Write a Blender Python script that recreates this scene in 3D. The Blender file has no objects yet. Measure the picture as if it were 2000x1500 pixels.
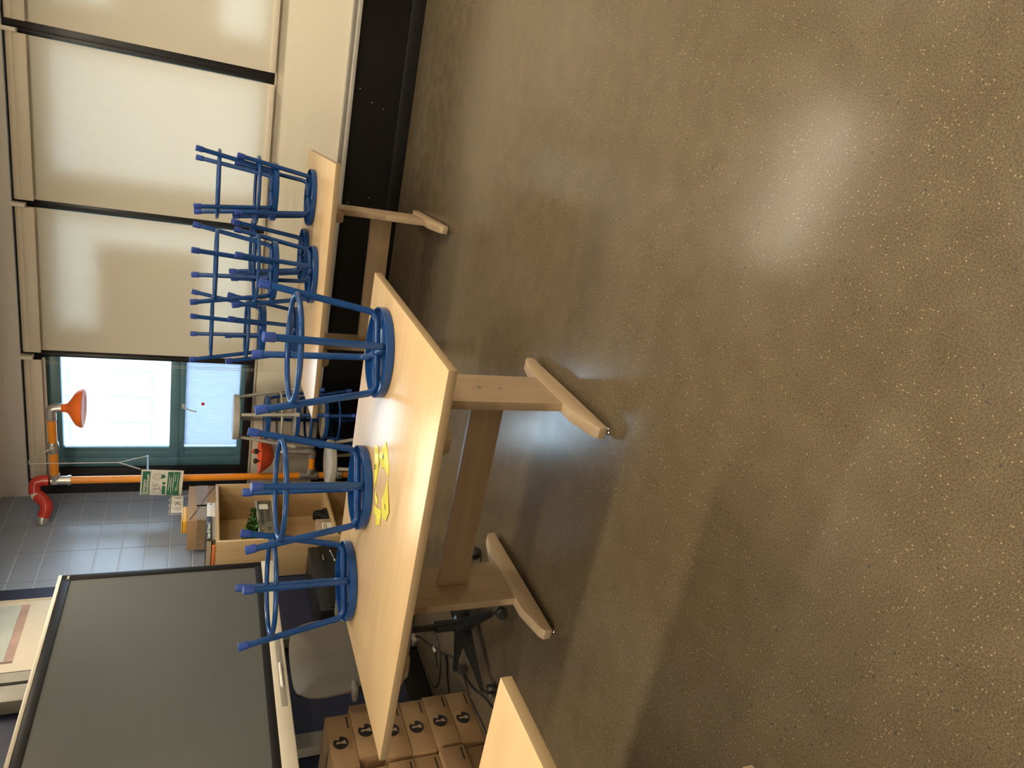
import bpy, bmesh, math, random
from mathutils import Vector, Matrix
random.seed(7)
sc = bpy.context.scene
COL = sc.collection
PI = math.pi

# ------------------------------------------------------------------ camera
CAM_H = 1.425
cd = bpy.data.cameras.new('camera'); cam = bpy.data.objects.new('camera', cd); COL.objects.link(cam)
cd.sensor_fit = 'HORIZONTAL'; cd.sensor_width = 36.0; cd.lens = 36.0*1348.99/2000.0
cd.clip_start = 0.02; cd.clip_end = 200
_U = Vector((0.9150882346, 0.4017694549, 0.0345662835))     # room direction shown towards the top of the frame
_D = Vector((0.1955897659, -0.3672501886, -0.9093249928))   # room direction shown towards the right of the frame
_F = Vector((-0.3526445325, 0.8388734136, -0.4146483203))   # viewing direction
m = Matrix((( _D.x, _U.x, -_F.x, 0), (_D.y, _U.y, -_F.y, 0), (_D.z, _U.z, -_F.z, CAM_H), (0, 0, 0, 1)))
cam.matrix_world = m
sc.camera = cam

# ------------------------------------------------------------------ view, world
vs = sc.view_settings
sc.display_settings.display_device = 'sRGB'
vs.view_transform = 'Standard'; vs.look = 'None'; vs.gamma = 1.0; vs.use_curve_mapping = False
vs.exposure = 0.22
w = bpy.data.worlds.new('sky'); sc.world = w; w.use_nodes = True
nt = w.node_tree; nt.nodes.clear()
wo = nt.nodes.new('ShaderNodeOutputWorld'); bg = nt.nodes.new('ShaderNodeBackground')
tc = nt.nodes.new('ShaderNodeTexCoord'); sep = nt.nodes.new('ShaderNodeSeparateXYZ'); rmp = nt.nodes.new('ShaderNodeValToRGB')
rmp.color_ramp.elements[0].position = 0.0; rmp.color_ramp.elements[0].color = (0.50, 0.62, 0.78, 1)
rmp.color_ramp.elements[1].position = 0.35; rmp.color_ramp.elements[1].color = (0.72, 0.86, 1.0, 1)
nt.links.new(tc.outputs['Generated'], sep.inputs[0]); nt.links.new(sep.outputs['Z'], rmp.inputs[0])
nt.links.new(rmp.outputs[0], bg.inputs['Color']); bg.inputs['Strength'].default_value = 11.0
nt.links.new(bg.outputs[0], wo.inputs[0])

LAMP_POWER = 46.0
LAMP_COL = (1.0, 0.87, 0.67)

# ------------------------------------------------------------------ helpers
def tag(o, label=None, cat=None, group=None, kind=None):
    if label: o['label'] = label
    if cat: o['category'] = cat
    if group: o['group'] = group
    if kind: o['kind'] = kind
    return o

def empty(name, loc=(0, 0, 0), rz=0.0, label=None, cat=None, group=None):
    o = bpy.data.objects.new(name, None); COL.objects.link(o)
    o.empty_display_size = 0.05
    o.location = loc; o.rotation_euler = (0, 0, rz)
    return tag(o, label, cat, group)

def obj(name, bm, mat, parent=None, smooth=35):
    me = bpy.data.meshes.new(name)
    bmesh.ops.recalc_face_normals(bm, faces=bm.faces[:])
    bm.to_mesh(me); bm.free()
    mats = mat if isinstance(mat, (list, tuple)) else [mat]
    for x in mats: me.materials.append(x)
    if smooth and len(me.polygons):
        me.polygons.foreach_set('use_smooth', [True]*len(me.polygons))
        try: me.set_sharp_from_angle(angle=math.radians(smooth))
        except Exception: pass
    me.update()
    o = bpy.data.objects.new(name, me); COL.objects.link(o)
    if parent is not None: o.parent = parent
    return o

def copy_tree(o, parent=None):
    c = o.copy(); COL.objects.link(c); c.parent = parent
    for ch in list(o.children): copy_tree(ch, c)
    return c

def NB(): return bmesh.new()

def join(bm, tmp, M=None, mi=0):
    if M is not None: bmesh.ops.transform(tmp, matrix=M, verts=tmp.verts[:])
    me = bpy.data.meshes.new('tmp'); tmp.to_mesh(me); tmp.free()
    n = len(bm.faces); bm.from_mesh(me); bpy.data.meshes.remove(me)
    bm.faces.ensure_lookup_table()
    if mi:
        for f in bm.faces[n:]: f.material_index = mi
    return bm

def box(bm, x0, x1, y0, y1, z0, z1, bev=0.0, seg=2, M=None, mi=0):
    t = bmesh.new(); bmesh.ops.create_cube(t, size=1.0)
    S = Matrix.Diagonal((x1-x0, y1-y0, z1-z0, 1)); T = Matrix.Translation(((x0+x1)/2, (y0+y1)/2, (z0+z1)/2))
    bmesh.ops.transform(t, matrix=T @ S, verts=t.verts[:])
    if bev > 0:
        bmesh.ops.bevel(t, geom=t.edges[:], offset=bev, segments=seg, profile=0.5, affect='EDGES')
    return join(bm, t, M, mi)

def BX(*a, **k): return box(bmesh.new(), *a, **k)

def tube(bm, pts, r, n=12, closed=False, cap=True, mi=0):
    pts = [Vector(p) for p in pts]; N = len(pts); t = bmesh.new(); rings = []
    rr = r if isinstance(r, (list, tuple)) else [r]*N
    def tang(i):
        if closed: return (pts[(i+1) % N]-pts[i-1]).normalized()
        if i == 0: return (pts[1]-pts[0]).normalized()
        if i == N-1: return (pts[-1]-pts[-2]).normalized()
        return ((pts[i+1]-pts[i]).normalized()+(pts[i]-pts[i-1]).normalized()).normalized()
    d0 = tang(0); ref = Vector((0, 0, 1)) if abs(d0.z) < 0.9 else Vector((1, 0, 0))
    nrm = (ref - d0*ref.dot(d0)).normalized()
    for i in range(N):
        d = tang(i); nrm = nrm - d*nrm.dot(d)
        if nrm.length < 1e-6: nrm = d.orthogonal()
        nrm.normalize(); bi = d.cross(nrm)
        rings.append([t.verts.new(pts[i]+(nrm*math.cos(2*PI*k/n)+bi*math.sin(2*PI*k/n))*rr[i]) for k in range(n)])
    for i in range(N if closed else N-1):
        a, b = rings[i], rings[(i+1) % N]
        for k in range(n): t.faces.new((a[k], a[(k+1) % n], b[(k+1) % n], b[k]))
    if cap and not closed:
        t.faces.new(rings[0][::-1]); t.faces.new(rings[-1])
    return join(bm, t, None, mi)

def fillet(pts, rad, k=6):
    pts = [Vector(p) for p in pts]; out = [pts[0]]
    for i in range(1, len(pts)-1):
        a, b, c = pts[i-1], pts[i], pts[i+1]
        u = (a-b); v = (c-b); q = min(rad, u.length*.45, v.length*.45)
        p0 = b+u.normalized()*q; p1 = b+v.normalized()*q
        for j in range(k+1):
            s = j/k; out.append(p0*(1-s)**2+b*2*s*(1-s)+p1*s*s)
    out.append(pts[-1]); return out

def spline(pts, k=6, closed=False):
    P = [Vector(p) for p in pts]; n = len(P); out = []
    rng = range(n if closed else n-1)
    for i in rng:
        p1, p2 = P[i], P[(i+1) % n]
        p0 = P[i-1] if (closed or i > 0) else p1; p3 = P[(i+2) % n] if (closed or i < n-2) else p2
        for j in range(k):
            t = j/k
            out.append(0.5*((2*p1)+(-p0+p2)*t+(2*p0-5*p1+4*p2-p3)*t*t+(-p0+3*p1-3*p2+p3)*t**3))
    if not closed: out.append(P[-1])
    return out

def lathe(bm, prof, n=40, M=None, mi=0, closed_prof=False):
    t = bmesh.new(); rings = []
    for r, z in prof:
        if r < 1e-5: rings.append([t.verts.new((0, 0, z))])
        else: rings.append([t.verts.new((r*math.cos(2*PI*k/n), r*math.sin(2*PI*k/n), z)) for k in range(n)])
    R = len(rings)
    for i in range(R if closed_prof else R-1):
        a, b = rings[i], rings[(i+1) % R]
        for k in range(n):
            k2 = (k+1) % n
            if len(a) == 1 and len(b) == 1: continue
            if len(a) == 1: t.faces.new((a[0], b[k], b[k2]))
            elif len(b) == 1: t.faces.new((a[k], a[k2], b[0]))
            else: t.faces.new((a[k], a[k2], b[k2], b[k]))
    return join(bm, t, M, mi)

def prism(bm, poly, axis, a, b, bev=0.0, mi=0):
    """poly in the two remaining axes (in x,y,z order), extruded along axis from a to b"""
    t = bmesh.new()
    def P(p, s):
        if axis == 'x': return (s, p[0], p[1])
        if axis == 'y': return (p[0], s, p[1])
        return (p[0], p[1], s)
    A = [t.verts.new(P(p, a)) for p in poly]; B = [t.verts.new(P(p, b)) for p in poly]
    n = len(poly); t.faces.new(A); t.faces.new(B[::-1])
    for i in range(n): t.faces.new((A[i], B[i], B[(i+1) % n], A[(i+1) % n]))
    bmesh.ops.recalc_face_normals(t, faces=t.faces[:])
    if bev: bmesh.ops.bevel(t, geom=t.edges[:], offset=bev, segments=2, profile=0.5, affect='EDGES')
    return join(bm, t, None, mi)

def text(name, body, size, mat, parent, loc, xdir, ydir, align='LEFT', ext=0.0004, sx=1.0, bold=0.0):
    cu = bpy.data.curves.new(name, 'FONT'); cu.body = body; cu.size = size; cu.align_x = align; cu.align_y = 'CENTER'; cu.extrude = ext
    cu.offset = bold
    to = bpy.data.objects.new('tmp_text', cu); COL.objects.link(to)
    bpy.context.view_layer.update()
    dg = bpy.context.evaluated_depsgraph_get()
    me = bpy.data.meshes.new_from_object(to.evaluated_get(dg)); bpy.data.objects.remove(to)
    X = Vector(xdir).normalized(); Y = Vector(ydir).normalized(); Z = X.cross(Y)
    M = Matrix(((X.x*sx, Y.x, Z.x, loc[0]), (X.y*sx, Y.y, Z.y, loc[1]), (X.z*sx, Y.z, Z.z, loc[2]), (0, 0, 0, 1)))
    me.transform(M); me.materials.clear(); me.materials.append(mat)
    o = bpy.data.objects.new(name, me); COL.objects.link(o); o.parent = parent
    return o

# ------------------------------------------------------------------ materials
def mat(name, col, rough=0.5, metal=0.0, var=0.06, scale=12.0, bump=0.0, bscale=60.0, spec=0.5, coat=0.0, coatr=0.1, rvar=0.0, stretch=(1, 1, 1)):
    m = bpy.data.materials.new(name); m.use_nodes = True; n = m.node_tree; b = n.nodes['Principled BSDF']
    b.inputs['Roughness'].default_value = rough; b.inputs['Metallic'].default_value = metal
    b.inputs['Specular IOR Level'].default_value = spec
    b.inputs['Coat Weight'].default_value = coat; b.inputs['Coat Roughness'].default_value = coatr
    tc = n.nodes.new('ShaderNodeTexCoord'); mp = n.nodes.new('ShaderNodeMapping'); mp.inputs['Scale'].default_value = stretch
    n.links.new(tc.outputs['Object'], mp.inputs[0])
    ns = n.nodes.new('ShaderNodeTexNoise'); ns.inputs['Scale'].default_value = scale; ns.inputs['Detail'].default_value = 4
    n.links.new(mp.outputs[0], ns.inputs['Vector'])
    cr = n.nodes.new('ShaderNodeValToRGB'); n.links.new(ns.outputs['Fac'], cr.inputs[0])
    cr.color_ramp.elements[0].position = 0.3; cr.color_ramp.elements[1].position = 0.7
    cr.color_ramp.elements[0].color = tuple(c*(1-var) for c in col)+(1,); cr.color_ramp.elements[1].color = tuple(min(1, c*(1+var)) for c in col)+(1,)
    n.links.new(cr.outputs[0], b.inputs['Base Color'])
    if rvar:
        mr = n.nodes.new('ShaderNodeMapRange'); mr.inputs[3].default_value = max(0.02, rough-rvar); mr.inputs[4].default_value = rough+rvar
        n.links.new(ns.outputs['Fac'], mr.inputs[0]); n.links.new(mr.outputs[0], b.inputs['Roughness'])
    if bump:
        n2 = n.nodes.new('ShaderNodeTexNoise'); n2.inputs['Scale'].default_value = bscale; n.links.new(tc.outputs['Object'], n2.inputs['Vector'])
        bp = n.nodes.new('ShaderNodeBump'); bp.inputs['Strength'].default_value = bump; bp.inputs['Distance'].default_value = 0.01
        n.links.new(n2.outputs['Fac'], bp.inputs['Height']); n.links.new(bp.outputs[0], b.inputs['Normal'])
    return m

def wood(name, c0, c1, rough=0.35, axis='x', coat=0.0, spec=0.5, s=1.0):
    m = bpy.data.materials.new(name); m.use_nodes = True; n = m.node_tree; b = n.nodes['Principled BSDF']
    tc = n.nodes.new('ShaderNodeTexCoord'); mp = n.nodes.new('ShaderNodeMapping')
    st = {'x': (1.2, 14, 14), 'y': (14, 1.2, 14), 'z': (14, 14, 1.2)}[axis]
    mp.inputs['Scale'].default_value = tuple(v*s for v in st)
    n.links.new(tc.outputs['Object'], mp.inputs[0])
    ns = n.nodes.new('ShaderNodeTexNoise'); ns.inputs['Scale'].default_value = 1.6; ns.inputs['Detail'].default_value = 6; ns.inputs['Distortion'].default_value = 0.6
    n.links.new(mp.outputs[0], ns.inputs['Vector'])
    cr = n.nodes.new('ShaderNodeValToRGB'); n.links.new(ns.outputs['Fac'], cr.inputs[0])
    cr.color_ramp.elements[0].position = 0.32; cr.color_ramp.elements[1].position = 0.68
    cr.color_ramp.elements[0].color = c0+(1,); cr.color_ramp.elements[1].color = c1+(1,)
    n.links.new(cr.outputs[0], b.inputs['Base Color'])
    b.inputs['Roughness'].default_value = rough; b.inputs['Coat Weight'].default_value = coat; b.inputs['Coat Roughness'].default_value = 0.15
    b.inputs['Specular IOR Level'].default_value = spec
    return m

def concrete():
    m = bpy.data.materials.new('polished_concrete'); m.use_nodes = True; n = m.node_tree; b = n.nodes['Principled BSDF']
    L = n.links.new
    tc = n.nodes.new('ShaderNodeTexCoord')
    def noise(s, d=4, mapping=None):
        x = n.nodes.new('ShaderNodeTexNoise'); x.inputs['Scale'].default_value = s; x.inputs['Detail'].default_value = d; L(tc.outputs['Object'], x.inputs['Vector']); return x
    def ramp(src, p0, c0, p1, c1):
        r = n.nodes.new('ShaderNodeValToRGB'); L(src, r.inputs[0]); r.color_ramp.elements[0].position = p0; r.color_ramp.elements[1].position = p1
        r.color_ramp.elements[0].color = c0 if len(c0) == 4 else c0+(1,); r.color_ramp.elements[1].color = c1 if len(c1) == 4 else c1+(1,); return r
    def mix(fac, a, c, mode='MIX'):
        x = n.nodes.new('ShaderNodeMix'); x.data_type = 'RGBA'; x.blend_type = mode
        if isinstance(fac, float): x.inputs[0].default_value = fac
        else: L(fac, x.inputs[0])
        for i, v in ((6, a), (7, c)):
            if isinstance(v, tuple): x.inputs[i].default_value = v+(1,)
            else: L(v, x.inputs[i])
        return x.outputs[2]
    big = noise(0.9, 3); base = ramp(big.outputs['Fac'], .35, (0.101, 0.077, 0.047), .65, (0.123, 0.096, 0.062))
    mid = noise(9, 6); mr = ramp(mid.outputs['Fac'], .3, (0.91, 0.91, 0.91), .7, (1.08, 1.08, 1.08))
    c = mix(1.0, base.outputs[0], mr.outputs[0], 'MULTIPLY')
    # fine sand grains
    fine = noise(230, 3); fr = ramp(fine.outputs['Fac'], .38, (0.74, 0.73, 0.70), .62, (1.28, 1.27, 1.25))
    c = mix(1.0, c, fr.outputs[0], 'MULTIPLY')
    # pale chips, denser in patches
    v = n.nodes.new('ShaderNodeTexVoronoi'); v.inputs['Scale'].default_value = 125; L(tc.outputs['Object'], v.inputs['Vector'])
    vr = ramp(v.outputs['Distance'], .14, (1, 1, 1), .26, (0, 0, 0))
    sp = n.nodes.new('ShaderNodeSeparateColor'); L(v.outputs['Color'], sp.inputs[0])
    patch = noise(1.3, 2)
    thr = n.nodes.new('ShaderNodeMapRange'); L(patch.outputs['Fac'], thr.inputs[0]); thr.inputs[1].default_value = .35; thr.inputs[2].default_value = .68; thr.inputs[3].default_value = 0.03; thr.inputs[4].default_value = 0.34
    lt = n.nodes.new('ShaderNodeMath'); lt.operation = 'LESS_THAN'; L(sp.outputs[0], lt.inputs[0]); L(thr.outputs[0], lt.inputs[1])
    mu = n.nodes.new('ShaderNodeMath'); mu.operation = 'MULTIPLY'; L(vr.outputs[0], mu.inputs[0]); L(lt.outputs[0], mu.inputs[1])
    mu2 = n.nodes.new('ShaderNodeMath'); mu2.operation = 'MULTIPLY'; L(mu.outputs[0], mu2.inputs[0]); mu2.inputs[1].default_value = 0.65
    c = mix(mu2.outputs[0], c, (0.50, 0.40, 0.22))
    # dark stones, sparse
    v2 = n.nodes.new('ShaderNodeTexVoronoi'); v2.inputs['Scale'].default_value = 52; L(tc.outputs['Object'], v2.inputs['Vector'])
    vr2 = ramp(v2.outputs['Distance'], .15, (1, 1, 1), .24, (0, 0, 0))
    sp2 = n.nodes.new('ShaderNodeSeparateColor'); L(v2.outputs['Color'], sp2.inputs[0])
    patch2 = noise(1.7, 2); patch2.inputs['Distortion'].default_value = .4
    thr2 = n.nodes.new('ShaderNodeMapRange'); L(patch2.outputs['Fac'], thr2.inputs[0]); thr2.inputs[1].default_value = .42; thr2.inputs[2].default_value = .7; thr2.inputs[3].default_value = 0.03; thr2.inputs[4].default_value = 0.27
    lt2 = n.nodes.new('ShaderNodeMath'); lt2.operation = 'LESS_THAN'; L(sp2.outputs[1], lt2.inputs[0]); L(thr2.outputs[0], lt2.inputs[1])
    m3 = n.nodes.new('ShaderNodeMath'); m3.operation = 'MULTIPLY'; L(vr2.outputs[0], m3.inputs[0]); L(lt2.outputs[0], m3.inputs[1])
    m4 = n.nodes.new('ShaderNodeMath'); m4.operation = 'MULTIPLY'; L(m3.outputs[0], m4.inputs[0]); m4.inputs[1].default_value = 0.75
    c = mix(m4.outputs[0], c, (0.05, 0.05, 0.045))
    L(c, b.inputs['Base Color'])
    rr = n.nodes.new('ShaderNodeMapRange'); L(mid.outputs['Fac'], rr.inputs[0]); rr.inputs[3].default_value = FLOOR_R0; rr.inputs[4].default_value = FLOOR_R1
    L(rr.outputs[0], b.inputs['Roughness']); b.inputs['Specular IOR Level'].default_value = 0.5
    bp = n.nodes.new('ShaderNodeBump'); bp.inputs['Strength'].default_value = 0.02; bp.inputs['Distance'].default_value = 0.003; L(fine.outputs['Fac'], bp.inputs['Height']); L(bp.outputs[0], b.inputs['Normal'])
    return m
FLOOR_R0, FLOOR_R1 = 0.17, 0.27

def tile_mat():
    m = bpy.data.materials.new('grey_glazed_block'); m.use_nodes = True; n = m.node_tree; b = n.nodes['Principled BSDF']; L = n.links.new
    tc = n.nodes.new('ShaderNodeTexCoord'); s = n.nodes.new('ShaderNodeSeparateXYZ'); L(tc.outputs['Object'], s.inputs[0])
    def line(out, period, off, wdt):
        a = n.nodes.new('ShaderNodeMath'); a.operation = 'ADD'; L(out, a.inputs[0]); a.inputs[1].default_value = off
        md = n.nodes.new('ShaderNodeMath'); md.operation = 'PINGPONG'; L(a.outputs[0], md.inputs[0]); md.inputs[1].default_value = period/2
        mr = n.nodes.new('ShaderNodeMapRange'); L(md.outputs[0], mr.inputs[0]); mr.inputs[1].default_value = wdt*.4; mr.inputs[2].default_value = wdt; mr.inputs[3].default_value = 1; mr.inputs[4].default_value = 0
        return mr.outputs[0]
    hz = line(s.outputs['Z'], TILE_H, TILE_Z, 0.005); vt = line(s.outputs['Y'], TILE_W, TILE_Y, 0.0035)
    mx = n.nodes.new('ShaderNodeMath'); mx.operation = 'MAXIMUM'; L(hz, mx.inputs[0]); L(vt, mx.inputs[1])
    ns = n.nodes.new('ShaderNodeTexNoise'); ns.inputs['Scale'].default_value = 3; L(tc.outputs['Object'], ns.inputs['Vector'])
    cr = n.nodes.new('ShaderNodeValToRGB'); L(ns.outputs['Fac'], cr.inputs[0]); cr.color_ramp.elements[0].color = (0.26, 0.305, 0.385, 1); cr.color_ramp.elements[1].color = (0.295, 0.34, 0.415, 1)
    mixn = n.nodes.new('ShaderNodeMix'); mixn.data_type = 'RGBA'; L(hz, mixn.inputs[0]); L(cr.outputs[0], mixn.inputs[6]); mixn.inputs[7].default_value = (0.44, 0.48, 0.56, 1)
    mixv = n.nodes.new('ShaderNodeMix'); mixv.data_type = 'RGBA'; L(vt, mixv.inputs[0]); L(mixn.outputs[2], mixv.inputs[6]); mixv.inputs[7].default_value = (0.17, 0.19, 0.23, 1)
    L(mixv.outputs[2], b.inputs['Base Color'])
    b.inputs['Roughness'].default_value = 0.30
    bp = n.nodes.new('ShaderNodeBump'); bp.invert = True; bp.inputs['Strength'].default_value = 0.6; bp.inputs['Distance'].default_value = 0.004; L(mx.outputs[0], bp.inputs['Height']); L(bp.outputs[0], b.inputs['Normal'])
    return m
TILE_H, TILE_Z = 0.158, 0.010
TILE_W, TILE_Y = 0.320, -0.022

def blind_mat():
    m = bpy.data.materials.new('cream_roller_fabric'); m.use_nodes = True; n = m.node_tree; n.nodes.clear(); L = n.links.new
    out = n.nodes.new('ShaderNodeOutputMaterial'); tc = n.nodes.new('ShaderNodeTexCoord')
    mp = n.nodes.new('ShaderNodeMapping'); mp.inputs['Scale'].default_value = (1, 1, .02); L(tc.outputs['Object'], mp.inputs[0])
    ns = n.nodes.new('ShaderNodeTexNoise'); ns.inputs['Scale'].default_value = 60; L(mp.outputs[0], ns.inputs['Vector'])
    cr = n.nodes.new('ShaderNodeValToRGB'); L(ns.outputs['Fac'], cr.inputs[0]); cr.color_ramp.elements[0].color = (.78, .73, .60, 1); cr.color_ramp.elements[1].color = (.84, .79, .66, 1)
    d = n.nodes.new('ShaderNodeBsdfDiffuse'); L(cr.outputs[0], d.inputs[0])
    t = n.nodes.new('ShaderNodeBsdfTranslucent'); t.inputs[0].default_value = BL_T
    tr = n.nodes.new('ShaderNodeBsdfTransparent')
    tr.inputs[0].default_value = (1.0, .93, .78, 1)
    a = n.nodes.new('ShaderNodeMixShader'); a.inputs[0].default_value = BL_MIX; L(d.outputs[0], a.inputs[1]); L(t.outputs[0], a.inputs[2])
    b2 = n.nodes.new('ShaderNodeMixShader'); b2.inputs[0].default_value = BL_OPEN; L(a.outputs[0], b2.inputs[1]); L(tr.outputs[0], b2.inputs[2])
    L(b2.outputs[0], out.inputs[0]); return m
BL_T = (.80, .78, .76, 1); BL_MIX = 0.25; BL_OPEN = 0.075

def glass_mat():
    m = bpy.data.materials.new('window_glass'); m.use_nodes = True; n = m.node_tree; n.nodes.clear(); L = n.links.new
    out = n.nodes.new('ShaderNodeOutputMaterial'); g = n.nodes.new('ShaderNodeBsdfGlossy'); g.inputs['Roughness'].default_value = 0.02
    t = n.nodes.new('ShaderNodeBsdfTransparent'); f = n.nodes.new('ShaderNodeFresnel'); f.inputs[0].default_value = 1.45
    ns = n.nodes.new('ShaderNodeTexNoise'); ns.inputs['Scale'].default_value = 3
    cr = n.nodes.new('ShaderNodeValToRGB'); L(ns.outputs['Fac'], cr.inputs[0]); cr.color_ramp.elements[0].color = (.86, .92, .93, 1); cr.color_ramp.elements[1].color = (.90, .95, .96, 1)
    L(cr.outputs[0], t.inputs[0])
    a = n.nodes.new('ShaderNodeMixShader'); L(f.outputs[0], a.inputs[0]); L(t.outputs[0], a.inputs[1]); L(g.outputs[0], a.inputs[2]); L(a.outputs[0], out.inputs[0]); return m

def frosted_mat():
    m = bpy.data.materials.new('frosted_film'); m.use_nodes = True; n = m.node_tree; n.nodes.clear(); L = n.links.new
    out = n.nodes.new('ShaderNodeOutputMaterial'); tc = n.nodes.new('ShaderNodeTexCoord')
    mp = n.nodes.new('ShaderNodeMapping'); mp.inputs['Scale'].default_value = (1, 1, .12); L(tc.outputs['Object'], mp.inputs[0])
    ns = n.nodes.new('ShaderNodeTexNoise'); ns.inputs['Scale'].default_value = 75; ns.inputs['Detail'].default_value = 5; L(mp.outputs[0], ns.inputs['Vector'])
    cr = n.nodes.new('ShaderNodeValToRGB'); L(ns.outputs['Fac'], cr.inputs[0]); cr.color_ramp.elements[0].position = .3; cr.color_ramp.elements[1].position = .7
    cr.color_ramp.elements[0].color = (.36, .42, .48, 1); cr.color_ramp.elements[1].color = (.44, .48, .53, 1)
    t = n.nodes.new('ShaderNodeBsdfTranslucent'); L(cr.outputs[0], t.inputs[0]); d = n.nodes.new('ShaderNodeBsdfDiffuse'); d.inputs[0].default_value = (.5, .55, .6, 1)
    a = n.nodes.new('ShaderNodeMixShader'); a.inputs[0].default_value = .72; L(d.outputs[0], a.inputs[1]); L(t.outputs[0], a.inputs[2]); L(a.outputs[0], out.inputs[0]); return m

def emis(name, col, st):
    m = bpy.data.materials.new(name); m.use_nodes = True; n = m.node_tree; b = n.nodes['Principled BSDF']
    b.inputs['Base Color'].default_value = (.8, .8, .8, 1); b.inputs['Emission Color'].default_value = col+(1,); b.inputs['Emission Strength'].default_value = st
    return m

M = {}
M['floor'] = concrete()
M['maple_top'] = wood('maple_laminate', (0.56, 0.385, 0.20), (0.62, 0.44, 0.235), 0.30, 'x', spec=0.75)
M['maple_edge'] = mat('maple_edge_band', (0.34, 0.24, 0.13), 0.45, var=.05, stretch=(1, 20, 20))
M['maple'] = wood('solid_maple', (0.44, 0.32, 0.20), (0.54, 0.41, 0.27), 0.45, 'z', s=.7)
M['maple_y'] = wood('solid_maple_foot', (0.44, 0.32, 0.20), (0.54, 0.41, 0.27), 0.45, 'y', s=.7)
M['maple_x'] = wood('solid_maple_rail', (0.40, 0.28, 0.165), (0.48, 0.35, 0.22), 0.40, 'x', s=.7)
M['blue'] = mat('blue_powder_coat', (0.008, 0.054, 0.20), 0.27, var=.08, scale=8, spec=.38)
M['blue_cap'] = mat('blue_plastic_cap', (0.024, 0.070, 0.34), 0.45, var=.05)
M['grey_paint'] = mat('grey_powder_coat', (0.36, 0.34, 0.29), 0.35, var=.06)
M['grey_top'] = mat('grey_seat_board', (0.46, 0.47, 0.47), 0.14, var=.05)
M['grey_tan'] = mat('tan_seat_board', (0.42, 0.36, 0.28), 0.4, var=.06)
M['glide'] = mat('steel_glide', (0.6, 0.58, 0.55), 0.25, 1.0)
M['cream'] = mat('cream_wall_paint', (0.66, 0.58, 0.42), 0.55, var=.03, scale=2)
M['panel'] = mat('cream_wall_panel', (0.78, 0.72, 0.58), 0.42, var=.02, scale=1.2)
M['header'] = mat('greige_header_paint', (0.80, 0.77, 0.72), 0.6, var=.02)
M['ceil'] = mat('ceiling_paint', (0.80, 0.78, 0.74), 0.7, var=.03)
M['wall'] = mat('beige_wall_paint', (0.50, 0.45, 0.36), 0.6, var=.03)
M['black'] = mat('black_base_panel', (0.006, 0.0058, 0.0055), 0.30, spec=.3, var=.2, scale=3)
M['black_rub'] = mat('black_rubber_base', (0.007, 0.0065, 0.006), 0.4, spec=.35, var=.1)
M['silver'] = mat('brushed_aluminium', (0.42, 0.40, 0.36), 0.35, 0.7, var=.05, stretch=(1, 10, 30))
M['silver2'] = mat('pale_aluminium', (0.52, 0.50, 0.46), 0.4, 0.4, var=.05)
M['navy'] = mat('navy_wall_paint', (0.017, 0.022, 0.055), 0.5, var=.06, scale=3)
M['tile'] = tile_mat()
M['blind'] = blind_mat()
M['blind_bar'] = mat('cream_blind_bar', (0.66, 0.59, 0.47), 0.4, var=.02)
M['dark_frame'] = mat('bronze_window_frame', (0.012, 0.011, 0.012), 0.35, var=.1)
M['alu_green'] = mat('painted_window_sash', (0.085, 0.20, 0.25), 0.35, var=.06, spec=.6)
M['glass'] = glass_mat()
M['frost'] = frosted_mat()
M['paper'] = mat('beige_paper', (0.42, 0.36, 0.26), 0.7, var=.04)
M['orange'] = mat('orange_pipe_paint', (0.92, 0.31, 0.015), 0.28, var=.05, coat=.3)
M['orange_pl'] = mat('orange_red_plastic', (0.85, 0.17, 0.025), 0.5, spec=.2, var=.05)
M['redbowl'] = mat('red_orange_bowl', (0.82, 0.11, 0.035), 0.25, var=.05)
M['red'] = mat('red_pvc_jacket', (0.62, 0.05, 0.035), 0.18, var=.06)
M['galv'] = mat('galvanised_fitting', (0.55, 0.53, 0.48), 0.32, .8, var=.12, scale=30)
M['white'] = mat('white_plastic', (0.75, 0.71, 0.62), 0.4, var=.03)
M['cream_pl'] = mat('cream_bezel_plastic', (0.66, 0.60, 0.48), 0.4, var=.02)
M['sign'] = mat('sign_white', (0.78, 0.75, 0.66), 0.4, var=.02)
M['green'] = mat('sign_green', (0.025, 0.17, 0.075), 0.45, var=.04)
M['strap'] = mat('pale_blue_strap', (0.35, 0.52, 0.80), 0.5, var=.03)
M['card'] = mat('cardboard', (0.35, 0.215, 0.105), 0.7, var=.06, scale=6, bump=.05, bscale=200)
M['card_light'] = mat('pale_cardboard', (0.40, 0.30, 0.20), 0.6, var=.04)
M['tape'] = mat('clear_packing_tape', (0.27, 0.19, 0.11), 0.18, var=.15, scale=15)
M['ink'] = mat('black_ink', (0.02, 0.018, 0.016), 0.5, var=.1)
M['ink_soft'] = mat('faded_print', (0.19, 0.12, 0.06), 0.6, var=.1)
M['book'] = wood('bookcase_maple', (0.50, 0.345, 0.17), (0.60, 0.43, 0.23), 0.4, 'z', s=.6)
M['screen'] = mat('display_screen', (0.105, 0.113, 0.108), 0.30, var=.05, scale=2, spec=.6)
M['bezel'] = mat('black_bezel', (0.010, 0.009, 0.010), 0.45, spec=.25, var=.1)
M['chair'] = mat('taupe_upholstery', (0.095, 0.084, 0.066), 0.6, var=.05, scale=5, bump=.04, bscale=400)
M['blackpl'] = mat('black_plastic', (0.012, 0.012, 0.012), 0.38, var=.1)
M['caster'] = mat('dark_grey_caster', (0.035, 0.032, 0.028), 0.5, var=.1)
M['chrome'] = mat('chrome', (0.8, 0.8, 0.8), 0.15, 1.0)
M['cable'] = mat('black_cable', (0.015, 0.014, 0.013), 0.5, var=.1)
M['leaf'] = mat('green_leaf', (0.05, 0.14, 0.03), 0.4, var=.35, scale=20)
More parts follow.
